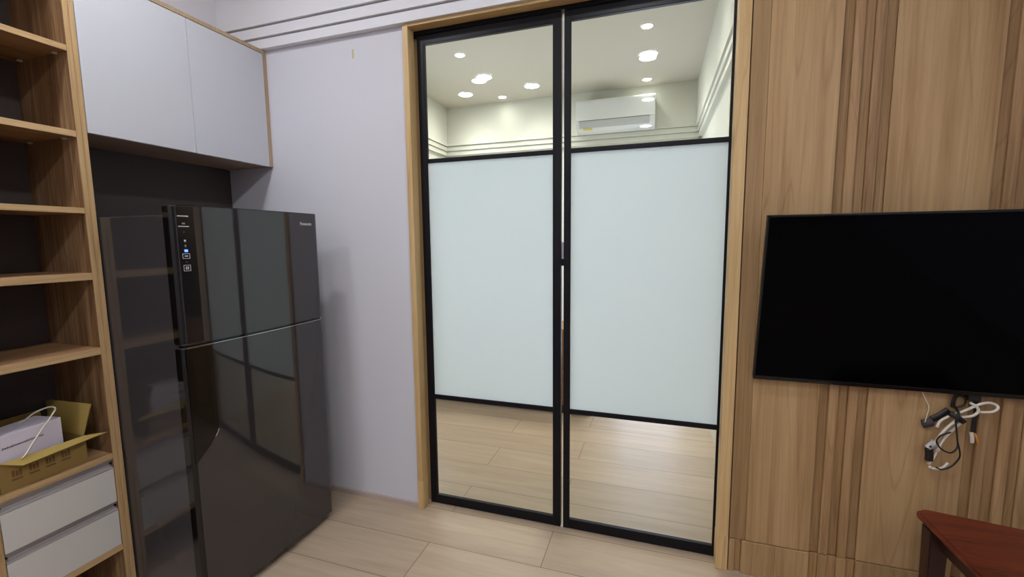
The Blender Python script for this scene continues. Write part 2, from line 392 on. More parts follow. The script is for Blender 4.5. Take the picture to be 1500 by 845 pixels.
# ------------------------------------------------------------------ sliding doors (black frame, clear / frosted / clear)
def sliding(name, x0, g0, g1, x1):
    """x0,x1 outer edges, g0,g1 glass edges"""
    y0, y1 = .058, .084; zb, zt = .004, 2.5535
    f = BM()
    rbox(f, x0, g0, y0, y1, zb, zt, .0015); root = tag(obj(name, f, M['black_alu']), kind='structure')
    f = BM(); rbox(f, g1, x1, y0, y1, zb, zt, .0015); obj('stile', f, M['black_alu'], root)
    for nm, za, zc in (('bottom_rail', zb, .051), ('middle_rail', .628, .646), ('middle_rail', 1.915, 1.931), ('top_rail', 2.511, zt)):
        f = BM(); rbox(f, g0, g1, y0+.001, y1-.001, za, zc, .0012); obj(nm, f, M['black_alu'], root)
    for nm, za, zc, m in (('clear_pane', .051, .628, 'glass'), ('frosted_pane', .646, 1.915, 'frost'), ('clear_pane', 1.931, 2.511, 'glass')):
        f = BM(); v = [f.verts.new(p) for p in ((g0, .069, za), (g1, .069, za), (g1, .069, zc), (g0, .069, zc))]; f.faces.new(v)
        if m == 'frost':
            f.free(); f = BM(); v = [f.verts.new(p) for p in ((g0, .066, za), (g1, .066, za), (g1, .066, zc), (g0, .066, zc))]; f.faces.new(v)
        obj(nm, f, M[m], root)
        # slim glazing beads
        e = BM()
        for a, c, d1, d2 in ((g0, g0+.004, za, zc), (g1-.004, g1, za, zc)): box(e, a, c, .0600, .0640, d1, d2)
        for d1, d2 in ((za, za+.003), (zc-.003, zc)): box(e, g0+.004, g1-.004, .0600, .0640, d1, d2)
        obj('glazing_bead', e, M['black_alu'], root)
    return root
d1 = sliding('door_1', -1.2005, -1.163, -.4785, -.4405)
d2 = sliding('door_2', -.4275, -.398, .291, .328)
# lock plate between the meeting stiles
b = BM(); rbox(b, -.4403, -.4277, .066, .078, 1.41, 1.49, .001); obj('lock_strike', b, M['chrome'], d1)
b = BM(); rbox(b, -.4403, -.4277, .064, .078, 1.375, 1.409, .001); obj('lock_latch', b, M['black_alu'], d1)
b = BM(); rbox(b, -.446, -.422, .060, .080, 0.0005, .0035, .0005); obj('floor_guide', b, M['alu'], d2)

# ------------------------------------------------------------------ timber clad wall right of the doors
Z0 = .155
yb_ = -.001
root = BM(); box(root, JR+.05, XR, .0, .12, 0, H); clad = struct('wall_clad', root, plain('dark_cladding_batten', srgb(70, 48, 30), .7))
def strip(nm, x0, x1, yf, z0, z1, m, r=.0015):
    b = BM(); rbox(b, x0, x1, yf, -.0005, z0, z1, r, 1); return obj(nm, b, M[m], clad)
TOP = 2.58
x = .3475
strip('narrow_panel', x, .412, -.010, Z0+.003, TOP, 'clad')
strip('wide_panel', .4125, .6570, -.0115, Z0+.003, TOP, 'clad')
def ribs(x0, upper=True):
    w = .0334
    for i in range(5):
        a = x0+i*w
        if i % 2 == 0: strip('recessed_rib', a+.0003, a+w-.0003, -.0035 if i else -.002, Z0+.003, TOP, 'clad_recess')
        else: strip('raised_rib', a+.0003, a+w-.0003, -.0125, Z0+.003, TOP, 'clad_rib')
        if i % 2 == 0: strip('plinth_rib', a+.0003, a+w-.0003, -.006, 0, Z0, 'clad_recess')
        else: strip('plinth_rib', a+.0003, a+w-.0003, -.015, 0, Z0, 'clad')
def plinth(x0, x1): strip('plinth_panel', x0, x1, -.0155, 0, Z0, 'clad')
strip('plinth_rib', .3475, .3715, -.013, 0, Z0, 'clad'); strip('plinth_rib', .3717, .3965, -.004, 0, Z0, 'clad_recess')
plinth(.397, .528); plinth(.5285, .6570)
g = .6575
PERIOD = .4835
while g < XR-.2:
    ribs(g)
    a = g+.1675; c = g+PERIOD-.0005
    c = min(c, XR-.001)
    mid = a+.42*(c-a)
    strip('wide_panel', a, c, -.0115, Z0+.003, TOP, 'clad')
    plinth(a, mid); plinth(mid+.0005, c)
    g += PERIOD

# ------------------------------------------------------------------ overhead cabinet
cab = thing('overhead_cabinet', (XC, -.44, 1.941), 'white two-door overhead cabinet in thin oak frame above the refrigerator', 'cabinet')
XBk = XL+.003
yr, yl, ym = -.0015, -.8875, -.4525
b = BM(); box(b, XBk, XC-.021, yl, yr, 1.945, 1.963); box(b, XBk, XBk+.012, yl, yr, 1.963, 2.562)
obj('carcass', b, plain('cabinet_underside', srgb(176, 146, 124), .5), cab)
b = BM(); rbox(b, XBk, XC+.003, yr-.020, yr, 1.941, 2.5845, .001); obj('side_panel', b, M['edge_tan'], cab)
b = BM(); rbox(b, XBk, XC-.021, yl, yl+.018, 1.9635, 2.562, .001); obj('side_panel', b, M['board_z'], cab)
b = BM(); rbox(b, XBk, XC+.003, yl, yr-.0205, 2.565, 2.5845, .001); obj('top_panel', b, M['edge_tan'], cab)
for a, c in ((yl+.0005, ym-.0012), (ym+.0012, yr-.0215)):
    b = BM(); rbox(b, XC-.020, XC, a, c, 1.941, 2.5635, .001); obj('door', b, M['white_lam'], cab)

# dark board lining the fridge niche
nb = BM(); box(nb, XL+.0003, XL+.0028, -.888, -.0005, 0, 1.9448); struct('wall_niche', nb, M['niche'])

# ------------------------------------------------------------------ bookcase
bk = thing('bookcase', (XC, -1.1, 0), 'tall open oak bookcase with dark back and two white drawers left of the refrigerator', 'bookcase')
yo, yi = -.8895, -.9245       # right upright
ZT = 2.5845
def upright(y0, y1):
    b = BM(); rbox(b, XBk, XC-.0015, y0, y1, 0, ZT, .0006, 1); p = obj('upright', b, M['board_z'], bk)
    mid = (y0+y1)/2
    for a, c in ((y0, mid-.0006), (mid+.0006, y1)):
        b = BM(); rbox(b, XC-.0013, XC, a, c, 0, ZT, .0005, 1); obj('edge_band', b, M['edge_z'], p)
upright(yi, yo)
L1 = -1.2675
upright(L1-.035, L1)
L2 = L1-.035-.343
upright(L2-.035, L2)
def shelf(z, y0, y1, th=.023, nm='shelf', front=0.0, pins=False):
    b = BM(); rbox(b, XBk+.008, XC-.0025-front, y0+.0006, y1-.0006, z-th, z, .0006, 1); p = obj(nm, b, M['board_y'], bk)
    b = BM(); rbox(b, XC-.0023-front, XC-.001-front, y0+.0006, y1-.0006, z-th, z, .0005, 1); obj('edge_band', b, M['edge_y'], p)
    if pins:
        for xx in (XC-.06, XL+.06):
            for yy in (y0+.008, y1-.008):
                b = BM(); cyl(b, (xx, yy, z-th-.006), .008, .0058, 'z', 16); obj('shelf_pin', b, M['grey_pl'], p)
shz = (2.2545, 1.939, 1.6455, 1.3895, 1.0855)
for (y0, y1) in ((L1, yi), (L2, L1-.035)):
    for i, z in enumerate(shz):
        shelf(z, y0, y1, (.021, .023, .022, .028, .029)[i], pins=i in (0, 1))
    shelf(.634, y0, y1, .0235)
    shelf(.2285, y0, y1, .026)
    shelf(ZT-.0005, y0, y1, .02)
    b = BM(); box(b, XBk+.0005, XBk+.0075, y0, y1, 0, ZT-.022); obj('back_panel', b, M['niche'], bk)
    # drawers
    for k, (za, zc) in enumerate(((.4235, .568), (.2295, .3825))):
        d = BM(); rbox(d, XC-.019, XC-.001, y0+.0025, y1-.0025, za, zc, .0008); box(d, XL+.06, XC-.0195, y0+.012, y1-.012, za+.01, zc-.02)
        dr = obj('drawer', d, M['drawer_white'], bk)
        zt = zc+(.0425 if k == 0 else .0405)
        # aluminium J-profile pull above the drawer front
        hd = BM(); prism(hd, [(XC-.022, zc+.001), (XC-.001, zc+.001), (XC-.001, zc+.0055), (XC-.0145, zc+.0085), (XC-.018, zc+.016), (XC-.0145, zt-.012), (XC-.004, zt-.006), (XC-.002, zt-.001), (XC-.022, zt-.001)], y0+.0025, y1-.0025, 'y')
        obj('pull_profile', hd, M['alu'], dr)
        for yy in (y0+.006, y1-.006):
            q = BM(); cyl(q, (XC-.016, yy, zc+.022), .004, .008, 'x', 12); obj('end_screw', q, M['fr_black'], dr)

# ------------------------------------------------------------------ refrigerator (local frame: +x = front, origin under front-right corner)
FT = .0105
fr = thing('refrigerator', (-1.6545, -.2170, 0), 'tall black glass-fronted two-door refrigerator below the white overhead cabinet', 'refrigerator', rz=FT)
W = .690; FH = 1.643; GZ = 1.111
body = BM(); rbox(body, -.770, -.0925, -W+.028, -.004, .035, 1.612, .006, 3); obj('body', body, M['fr_side'], fr, True)
for xx in (-.12, -.70):
    for yy in (-.07, -W+.07):
        b = BM(); cyl(b, (xx, yy, .0005), .022, .036, 'z', 16); obj('foot', b, M['fr_black'], fr, True)
b = BM(); rbox(b, -.140, -.093, -W+.04, -.02, 1.6125, 1.634, .004); obj('hinge_cover', b, M['fr_body'], fr, True)
b = BM(); rbox(b, -.088, -.065, -W+.012, -.012, .012, .034, .003); obj('kick_plate', b, M['fr_black'], fr, True)

RB = 3.7
def bow(y): return -(y+.115)**2/(2*RB)   # slight horizontal crown of the glass doors
def fdoor(z0, z1, nm):
    d = BM()
    # horizontal section of the door: (x, y) outline, handle side chamfered
    out = [(-.090, -W+.004), (-.090, -.003), (-.012, -.002), (-.004, -.005)]
    ys = [-.014-(W-.014-.014)*i/80 for i in range(81)]
    out += [(bow(y), y) for y in ys]
    out += [(bow(-W)-.004, -W+.003), (bow(-W)-.012, -W+.0), (-.086, -W+.0)]
    prism(d, out, z0, z1, 'z')
    return obj(nm, d, M['fr_glass'], fr, True)
up = fdoor(GZ+.0045, FH, 'upper_door'); lo = fdoor(.036, GZ-.0045, 'lower_door')
def addto(nm, b, m, p): return obj(nm, b, M[m], p, True)
# rounded metal bead along the gap and the top
def bowed(bm, x0, x1, y0, y1, z0, z1, k=14):
    ys = [y0+(y1-y0)*i/k for i in range(k+1)]
    prism(bm, [(bow(y)+x0, y) for y in ys]+[(bow(y)+x1, y) for y in reversed(ys)], z0, z1, 'z')
b = BM(); bowed(b, -.008, .0012, -W+.012, -.006, GZ-.0085, GZ-.0057); addto('gap_bead', b, 'chrome', lo)
b = BM(); bowed(b, -.040, -.003, -W+.02, -.006, FH+.0003, FH+.0030); addto('top_bead', b, 'fr_body', up)
b = BM(); bowed(b, -.030, -.008, -W+.006, -.006, GZ-.0045, GZ+.0045); addto('door_gasket', b, 'fr_black', up)
# glossy black edge of the doors (handle side)
for z0, z1, p in ((GZ+.010, FH-.004, up), (.045, GZ-.011, lo)):
    b = BM(); prism(b, [(-.088, -W-.002), (bow(-W)-.013, -W-.002), (bow(-W)-.001, -W+.0035), (bow(-W)+.0012, -W+.012), (bow(-W)-.006, -W+.012), (-.088, -W+.003)], z0, z1, 'z'); addto('edge_trim', b, 'fr_black', p)
# control strip down the upper door
B0 = bow(-W+.045)
cs = BM(); prism(cs, [(bow(-W+.0125)-.001, -W+.0125), (bow(-W+.014)+.0025, -W+.014), (bow(-W+.073)+.0025, -W+.073), (bow(-W+.0765)-.001, -W+.0765)], GZ+.010, FH-.004, 'z'); cs = addto('control_strip', cs, 'fr_strip', up)
# grip strip of the lower door with its slanted lower end
b = BM()
pr = [(-W+.006, GZ-.012), (-W+.0985, GZ-.012), (-W+.0985, .755), (-W+.094, .735), (-W+.055, .690), (-W+.006, .640)]
prism(b, [(y, z) for y, z in pr], -.0030, -.0005, 'x')
for v in b.verts: v.co.x += bow(v.co.y)+.0035
grip = addto('grip_strip', b, 'fr_black', lo)
b = BM(); tube(b, [(.0035+bow(y_), y_, z_) for y_, z_ in ((-W+.0975, .748), (-W+.091, .733), (-W+.082, .722))], .0016, 8); addto('grip_highlight', b, 'chrome', grip)  # chrome sliver drawn in as a highlight at the grip's slanted end
# control panel marks
SL = (bow(-W+.073)-bow(-W+.016))/.057   # slope of the strip
def mark(y, z, w, h, m='print', nm='printed_mark', th=.0004):
    X0 = bow(-W+.016)+.0026+SL*(y+W-.016); b = BM(); box(b, X0-.001, X0+th, y-w/2, y+w/2, z-h/2, z+h/2)
    for v in b.verts: v.co.x += SL*(v.co.y-y)
    return addto(nm, b, m, cs)
def frame_mark(y, z, w, h, m='print'):
    b = BM(); t = .0014; X0 = bow(-W+.016)+.0026+SL*(y+W-.016)
    box(b, X0, X0+.0004, y-w/2, y+w/2, z+h/2-t, z+h/2); box(b, X0, X0+.0004, y-w/2, y+w/2, z-h/2, z-h/2+t)
    box(b, X0, X0+.0004, y-w/2, y-w/2+t, z-h/2+t, z+h/2-t); box(b, X0, X0+.0004, y+w/2-t, y+w/2, z-h/2+t, z+h/2-t)
    for v in b.verts: v.co.x += SL*(v.co.y-y)
    return addto('button_outline', b, m, cs)
yc = -W+.036
mark(yc-.001, 1.604, .037, .0045); mark(yc-.001, 1.603, .030, .002, 'print_dim')
mark(yc, 1.577, .010, .006, 'print_dim'); mark(yc-.0005, 1.566, .036, .0028)
mark(yc-.001, 1.545, .003, .002, 'print_dim')
mark(yc, 1.513, .006, .006); mark(yc, 1.506, .003, .002, 'print_dim')
mark(yc, 1.494, .006, .006, 'print_dim'); mark(yc, 1.487, .002, .002, 'print_dim')
mark(yc+.001, 1.475, .011, .009, 'blue_led', 'indicator_light', .0008)
frame_mark(yc, 1.455, .025, .019); mark(yc-.003, 1.455, .005, .004); mark(yc+.003, 1.455, .005, .004)
mark(yc, 1.432, .004, .002, 'print_dim')
frame_mark(yc, 1.410, .024, .023)
for dy in (-.003, .003):
    for dz in (-.003, .003): mark(yc+dy, 1.410+dz, .0045, .0045)
# brand lettering on the upper door
def lettering(s, size, M4, mat, parent, nm='lettering', shear=0, ext=.0003, bold=0.0):
    cu = bpy.data.curves.new(nm, 'FONT'); cu.body = s; cu.size = size; cu.extrude = ext; cu.align_x = 'CENTER'; cu.align_y = 'CENTER'; cu.shear = shear; cu.offset = bold
    t = bpy.data.objects.new('tmp', cu); COL.objects.link(t)
    dg = bpy.context.evaluated_depsgraph_get(); me = bpy.data.meshes.new_from_object(t.evaluated_get(dg))
    bpy.data.objects.remove(t)
    me.transform(M4); me.materials.clear(); me.materials.append(mat)
    o = bpy.data.objects.new(nm, me); COL.objects.link(o); o.parent = parent; ORG[o.name] = Vector(); return o
MX = Matrix(((0, 0, 1, 0), (1, 0, 0, 0), (0, 1, 0, 0), (0, 0, 0, 1)))   # text x -> +y, text y -> +z, normal -> +x
lettering('Panasonic', .019, Matrix.Translation((.0006, -.0785, 1.593)) @ MX, M['print'], up, 'brand_lettering', bold=.0004)

# ------------------------------------------------------------------ carton on the drawer unit
Zc = .6345
ct = thing('cardboard_carton', (-2.24, -1.12, Zc), 'open brown cardboard carton on the shelf above the white drawers', 'box')
ya, yb2, xa, xb = -1.2485, -1.000, -2.385, -2.155
hc = .108; th = .003
b = BM()
box(b, xa, xb, ya, yb2, Zc, Zc+th)
box(b, xb-th, xb, ya, yb2, Zc+th, Zc+hc-.0)
box(b, xa, xa+th, ya, yb2, Zc+th, Zc+hc)
box(b, xa+th, xb-th, yb2-th, yb2, Zc+th, Zc+hc)
box(b, xa+th, xb-th, ya, ya+th, Zc+th, Zc+hc)
obj('carton_body', b, M['card'], ct)
def flap(pts, nm='flap', m='card_in'):
    b = BM(); P = [Vector(p) for p in pts]; n = (P[1]-P[0]).cross(P[2]-P[0]).normalized()*.003
    A = [b.verts.new(p) for p in P]; B_ = [b.verts.new(p+n) for p in P]; k = len(P)
    b.faces.new(A); b.faces.new(B_[::-1])
    for i in range(k): b.faces.new((A[i], A[(i+1) % k], B_[(i+1) % k], B_[i]))
    return obj(nm, b, M[m], ct)
zt = Zc+hc+.001
flap([(xb-.001, ya+.004, zt-.0), (xb-.001, yb2-.002, zt), (xb+.020, yb2+.062, zt-.010), (xb+.028, ya+.052, zt-.022)])      # front flap folded outward
flap([(xa+.004, yb2-.001, zt), (xb-.004, yb2-.001, zt), (xb+.050, yb2+.006, zt+.132), (xa+.03, yb2+.004, zt+.125), (xa+.002, yb2+.002, zt+.118)], 'flap')
flap([(xa+.001, ya+.01, zt), (xa+.001, yb2-.01, zt), (xa-.010, yb2-.02, zt+.085), (xa-.010, ya+.02, zt+.085)])
# four printed handling marks on the front
for i in range(4):
    y = ya+.045+i*.046; zz = Zc+.058+.002*i
    for dy, dz, w_, h_ in ((0, 0, .026, .024), (0, -.022, .028, .006)):
        b = BM(); box(b, xb+.0002, xb+.0006, y-w_/2, y+w_/2, zz+dz-h_/2, zz+dz+h_/2)
        if dz == 0:
            b2 = BM(); 
            for q in range(3): box(b2, xb+.0002, xb+.0006, y-w_/2+q*.0095, y-w_/2+q*.0095+.007, zz-h_/2, zz+h_/2-.004*(q % 2))
            b.free(); b = b2
        obj('printed_mark', b, M['ink'], ct)

wb = thing('white_box', (-2.25, -1.14, Zc+.004), 'flat white cardboard box with small slanted lettering standing in the open carton', 'box')
b = BM(); P = [(-2.162, -1.2435), (-2.1985, -1.0465), (-2.3150, -1.0670), (-2.2780, -1.2450)]
prism(b, P, Zc+.004, Zc+.198, 'z'); bmesh.ops.recalc_face_normals(b, faces=b.faces)
bmesh.ops.bevel(b, geom=list(b.edges), offset=.0012, segments=1, affect='EDGES')
obj('box_body', b, M['box_white'], wb)
fd = Vector((P[1][0]-P[0][0], P[1][1]-P[0][1], 0)).normalized(); nn = Vector((-fd.y, fd.x, 0));
if nn.x < 0: nn = -nn
c = Vector((P[0][0], P[0][1], 0))*.5+Vector((P[1][0], P[1][1], 0))*.5+nn*.0006+Vector((0, 0, Zc+.154))-fd*.025-Vector((-2.25, -1.14, Zc+.004))
R4 = Matrix(((fd.x, 0, nn.x, c.x), (fd.y, 0, nn.y, c.y), (0, 1, 0, c.z), (0, 0, 0, 1)))
b = BM(); rs = random.Random(3); u = -.060
while u < .060:                                   # a row of tiny slanted strokes, too small to read
    w_ = rs.uniform(.0022, .0042); h_ = rs.choice((.0055, .0058, .0085))
    if rs.random() > .12:
        for q0, q1, z0, z1 in ((0, .0012, 0, h_), (w_-.0010, w_, 0, .0055), (0, w_, .0044, .0055)):
            t_ = BM(); v = box(t_, u+q0, u+q1, z0-.003, z1-.003, 0, .0003)
            for vv in v: vv.co.x += vv.co.y*.3
            merge(b, t_)
    u += w_+.0014
b.transform(R4); obj('printed_lettering', b, M['ink_black'], wb, True)

cb = BM(); tube(cb, [(-2.147, -1.190, Zc+.105), (-2.143, -1.180, .752), (-2.150, -1.155, .782), (-2.155, -1.120, .825), (-2.165, -1.085, .862), (-2.180, -1.068, .877), (-2.205, -1.073, .882), (-2.235, -1.100, .868), (-2.255, -1.125, .843), (-2.262, -1.14, .8352)], .0028, 10)
tag(obj('power_lead', cb, M['cable_w']), 'thin white lead looping over the white box in the carton', 'cable')

# ------------------------------------------------------------------ television
tvw, tvh = 1.215, .684
ztop, zbot, ytop, ybot = 1.586, .913, -.152, -.040
ang = math.atan2((ybot-ytop), (ztop-zbot))
tv = thing('television', (.405+tvw/2, ybot, zbot), 'large black flat television mounted on the timber wall, switched off', 'television')
tv.rotation_euler = (ang, 0, 0)
# local: x centred, z up along the screen, -y towards the viewer
h = .682; hw = tvw/2
b = BM(); rbox(b, -hw, hw, 0, .022, 0, h, .003); obj('rear_shell', b, M['tv_back'], tv, True)
b = BM(); rbox(b, -hw+.18, hw-.18, .0225, .034, .05, h*.62, .006, 3); obj('electronics_housing', b, M['tv_back'], tv, True)
b = BM(); rbox(b, -hw+.007, hw-.007, -.002, -.0003, .016, h-.007, .0004); obj('screen', b, M['tv_screen'], tv, True)
fb = BM(); rbox(fb, -hw-.001, hw+.001, -.0045, -.0003, -.001, .0155, .0015); rbox(fb, -hw-.001, -hw+.0068, -.0045, -.0003, .0157, h-.0072, .0015); rbox(fb, hw-.0068, hw+.001, -.0045, -.0003, .0157, h-.0072, .0015); rbox(fb, -hw-.001, hw+.001, -.0045, -.0003, h-.0070, h+.001, .0015)
bz = obj('bezel', fb, M['tv_bezel'], tv, True)
b = BM(); rbox(b, -hw+.20, -hw+.28, -.0052, -.0047, .003, .007, .0002); obj('badge', b, M['steel'], bz, True)
b = BM(); rbox(b, -.2, .2, .0345, .060, .34, .42, .003); obj('wall_bracket', b, M['steel'], tv, True)

# ------------------------------------------------------------------ cables under the television
def T3(l, y0=-.035, amp=.008, ph=0): return [(a, y0+amp*math.sin(ph+i*1.3), c) for i, (a, c) in enumerate(l)]
w1 = [(1.036, .776), (1.045, .8), (1.07, .825), (1.093, .841), (1.124, .862), (1.156, .881), (1.184, .888), (1.203, .882), (1.205, .871), (1.19, .857), (1.155, .85)]
w2 = [(1.126, .884), (1.143, .873), (1.148, .856), (1.133, .837), (1.107, .827), (1.088, .812), (1.064, .78), (1.042, .746), (1.031, .717), (1.04, .696), (1.038, .668), (1.018, .629)]
w3 = [(1.102, .807), (1.075, .768), (1.053, .734), (1.043, .712), (1.04, .687)]
w4 = [(1.085, .814), (1.058, .786), (1.038, .754), (1.024, .712)]
w5 = [(1.016, .626), (1.022, .62), (1.038, .62), (1.054, .632), (1.068, .652)]
pc = thing('power_cable', (1.08, -.035, .80), 'white power cable coiled and tied in a bundle below the television', 'cable')
b = BM()
for i, (l, ph) in enumerate(((w1, 0), (w2, 1.5), (w3, .8), (w4, 2.2), (w5, .3))): tube(b, T3(l, -.044-.005*i, .004, ph), .0048, 10)
obj('coiled_cable', b, M['cable_w'], pc)
b = BM(); tube(b, [(1.066, -.050, .840), (1.088, -.068, .826), (1.110, -.052, .809)], .012, 12, flat=(.010, .004)); obj('cable_tie', b, M['cable_b'], pc)
b = BM(); tube(b, [(1.031, -.05, .724), (1.024, -.05, .712), (1.010, -.05, .694)], .013, 12, flat=(.012, .009)); pg = obj('plug_socket', b, M['grey_pl'], pc)
b = BM(); cyl(b, (1.014, -.062, .705), .0035, .004, 'y', 12); obj('socket_hole', b, M['cable_b'], pg)
b = BM(); tube(b, [(1.014, -.05, .692), (1.017, -.05, .672), (1.018, -.05, .645)], .012, 12, flat=(.013, .008)); obj('plug_cap', b, M['cable_b'], pc)
b1 = [(1.069, .816), (1.079, .76), (1.082, .724), (1.069, .704), (1.053, .7), (1.031, .713), (1.02, .738), (1.031, .762), (1.057, .779)]
b2_ = [(1.082, .724), (1.081, .737), (1.092, .694), (1.086, .666), (1.067, .641), (1.041, .63), (1.024, .636)]
b3 = [(1.091, .859), (1.096, .89), (1.108, .904), (1.122, .893), (1.117, .866), (1.085, .858), (1.094, .911)]
b = BM(); tube(b, T3(b1, -.084, .003), .0028, 8); tube(b, [(1.081, -.082, .745)]+T3(b2_[2:], -.082, .003), .0028, 8); tube(b, T3(b3, -.024, .003), .0035, 8)
tube(b, [(1.085, -.030, .866), (1.078, -.078, .850), (1.069, -.084, .815)], .004, 8)
tag(obj('signal_cable', b, M['cable_b']), 'thin black cable hanging in loops among the white bundle below the television', 'cable')
ad = thing('power_adapter', (1.03, -.03, .80), 'dark grey power adapter on a thin white lead below the television', 'adapter')
b = BM(); tube(b, [(1.000, -.0245, .779), (1.012, -.0245, .783), (1.030, -.0245, .790)], .014, 14, flat=(.017, .009)); obj('adapter_body', b, M['adapter'], ad)
b = BM(); tube(b, [(1.028, -.0225, .800), (1.050, -.0225, .815), (1.078, -.0225, .842)], .012, 12, flat=(.013, .007)); obj('adapter_block', b, M['cable_b'], ad)
b = BM(); tube(b, T3([(.982, .915), (1.001, .875), (1.011, .85), (1.006, .818), (1.001, .79)], -.034, .003), .0016, 8); obj('adapter_lead', b, M['cable_w'], ad)
rl = thing('ribbon_lead', (1.15, -.03, .82), 'short black lead with white and orange connectors hanging right of the cable bundle', 'cable')
b = BM(); tube(b, [(1.146, -.030, .900), (1.152, -.034, .848), (1.150, -.034, .813), (1.149, -.034, .769)], .006, 12, flat=(.0075, .003)); obj('lead', b, M['cable_b'], rl)
b = BM(); tube(b, [(1.1445, -.034, .768), (1.148, -.036, .745), (1.150, -.034, .727)], .005, 10, flat=(.0065, .004)); obj('white_connector', b, M['cable_w'], rl)
b = BM(); tube(b, [(1.1535, -.038, .766), (1.160, -.040, .745), (1.165, -.038, .728)], .003, 10, flat=(.0035, .003)); obj('orange_connector', b, M['copper'], rl)
b = BM(); rbox(b, 1.122, 1.160, -.042, -.018, .890, .930, .003)
tag(obj('cable_socket', b, M['cable_b']), 'small black socket box on the timber wall behind the television edge', 'socket')

# ------------------------------------------------------------------ red-brown side table
tb = thing('side_table', (1.22, -.47, 0), 'low red-brown lacquered wooden side table with rounded corners before the timber wall', 'table')
def rounded(poly, r, seg=8):
    out = []; n = len(poly)
    for i in range(n):
        p = Vector(poly[i]); a = Vector(poly[i-1]); c = Vector(poly[(i+1) % n])
        u = (a-p).normalized(); v = (c-p).normalized(); an = u.angle(v); d = r/math.tan(an/2)
        s = p+u*d; e = p+v*d
        ctr = p+(u+v).normalized()*(r/math.sin(an/2))
        a0 = math.atan2((s-ctr).y, (s-ctr).x); a1 = math.atan2((e-ctr).y, (e-ctr).x); da = (a1-a0+PI) % (2*PI)-PI
        for k in range(seg+1): t_ = a0+da*k/seg; out.append((ctr.x+r*math.cos(t_), ctr.y+r*math.sin(t_)))
    return out
pl = rounded([(.931, -.138), (1.25, -.192), (1.55, -.265), (1.49, -.86), (.965, -.80), (.940, -.45)], .042)
b = BM(); prism(b, pl, .472, .5, 'z'); bmesh.ops.recalc_face_normals(b, faces=b.faces)
bmesh.ops.bevel(b, geom=[e for e in b.edges if abs(e.verts[0].co.z-e.verts[1].co.z) < 1e-5], offset=.010, segments=4, affect='EDGES')
for f in b.faces: f.smooth = len(f.verts) == 4
obj('tabletop', b, M['mahog'], tb)
b = BM()
ins = rounded([(.975, -.205), (1.48, -.30), (1.44, -.80), (1.00, -.75)], .01)
for (p, q) in (((.985, -.235), (1.46, -.315)), ((.990, -.730), (1.42, -.775))):
    t_ = BM(); v = box(t_, p[0], q[0], -.011, .011, .405, .4715)
    for vv in v: vv.co.y += p[1] if abs(vv.co.x-p[0]) < 1e-6 else q[1]
    merge(b, t_)
for (p, q) in (((.985, -.225), (1.005, -.74)), ((1.46, -.31), (1.42, -.78))):
    t_ = BM(); v = box(t_, -.011, .011, q[1], p[1], .405, .4715)
    for vv in v: vv.co.x += p[0] if abs(vv.co.y-p[1]) < 1e-6 else q[0]
    merge(b, t_)
obj('apron', b, M['mahog_dark'], tb)
for lx, ly in ((.970, -.222), (1.470, -.320), (1.43, -.780), (.990, -.745)):
    b = BM(); s1, s2 = .028, .022
    v = box(b, lx-s1, lx+s1, ly-s1, ly+s1, 0, .4715)
    for vv in v:
        if vv.co.z < .1: vv.co.x = lx+(vv.co.x-lx)*s2/s1; vv.co.y = ly+(vv.co.y-ly)*s2/s1
    bmesh.ops.bevel(b, geom=list(b.edges), offset=.004, segments=2, affect='EDGES'); obj('leg', b, M['mahog_dark'], tb)

# ------------------------------------------------------------------ tape on the white wall
b = BM(); box(b, -1.5555, -1.5450, -.0012, -.0002, 2.470, 2.516); tag(obj('adhesive_tape', b, M['tape']), 'small yellowish strip of tape high on the white wall left of the doors', 'tape')

# ------------------------------------------------------------------ air conditioner in the far room
ac = thing('air_conditioner', (-.455, 3.134, 2.70), 'white wall-mounted air conditioner seen through the right glass door', 'air conditioner')
a0, a1 = -.872, -.038; yw = 3.134
prof = [(yw, 2.695), (yw, 3.018), (yw-.170, 3.020), (yw-.192, 3.012), (yw-.203, 2.99), (yw-.206, 2.80), (yw-.200, 2.775), (yw-.165, 2.735), (yw-.11, 2.705), (yw-.05, 2.692)]
b = BM(); prism(b, prof, a0+.012, a1-.012, 'x'); obj('housing', b, M['white_pl'], ac)
fp = [(yw-.2065, 2.802), (yw-.2065, 2.985), (yw-.204, 3.000), (yw-.197, 3.012), (yw-.204, 3.015), (yw-.210, 3.004), (yw-.2125, 2.985), (yw-.2125, 2.802)]
b = BM(); prism(b, fp, a0, a1, 'x'); obj('front_panel', b, M['white_pl'], ac)
b = BM(); prism(b, [(yw-.2035, 2.796), (yw-.210, 2.794), (yw-.200, 2.762), (yw-.168, 2.728), (yw-.163, 2.733), (yw-.194, 2.766)], a0+.035, a1-.055, 'x'); obj('louvre', b, M['grey_pl'], ac)
b = BM(); box(b, a0+.030, a1-.05, yw-.2068, yw-.2045, 2.7965, 2.8015); obj('outlet_slot', b, M['dark_gap'], ac)
for xa_ in (a0, a1-.0115):
    b = BM(); prism(b, [(y-.001 if y < yw else y, z) for y, z in prof], xa_, xa_+.0115, 'x'); obj('end_cap', b, M['white_pl'], ac)
b = BM(); prism(b, [(yw-.1715, 2.7245), (yw-.1415, 2.7085), (yw-.1400, 2.7115), (yw-.1700, 2.7275)], a0+.075, a0+.175, 'x'); obj('sticker', b, M['yellow'], ac)

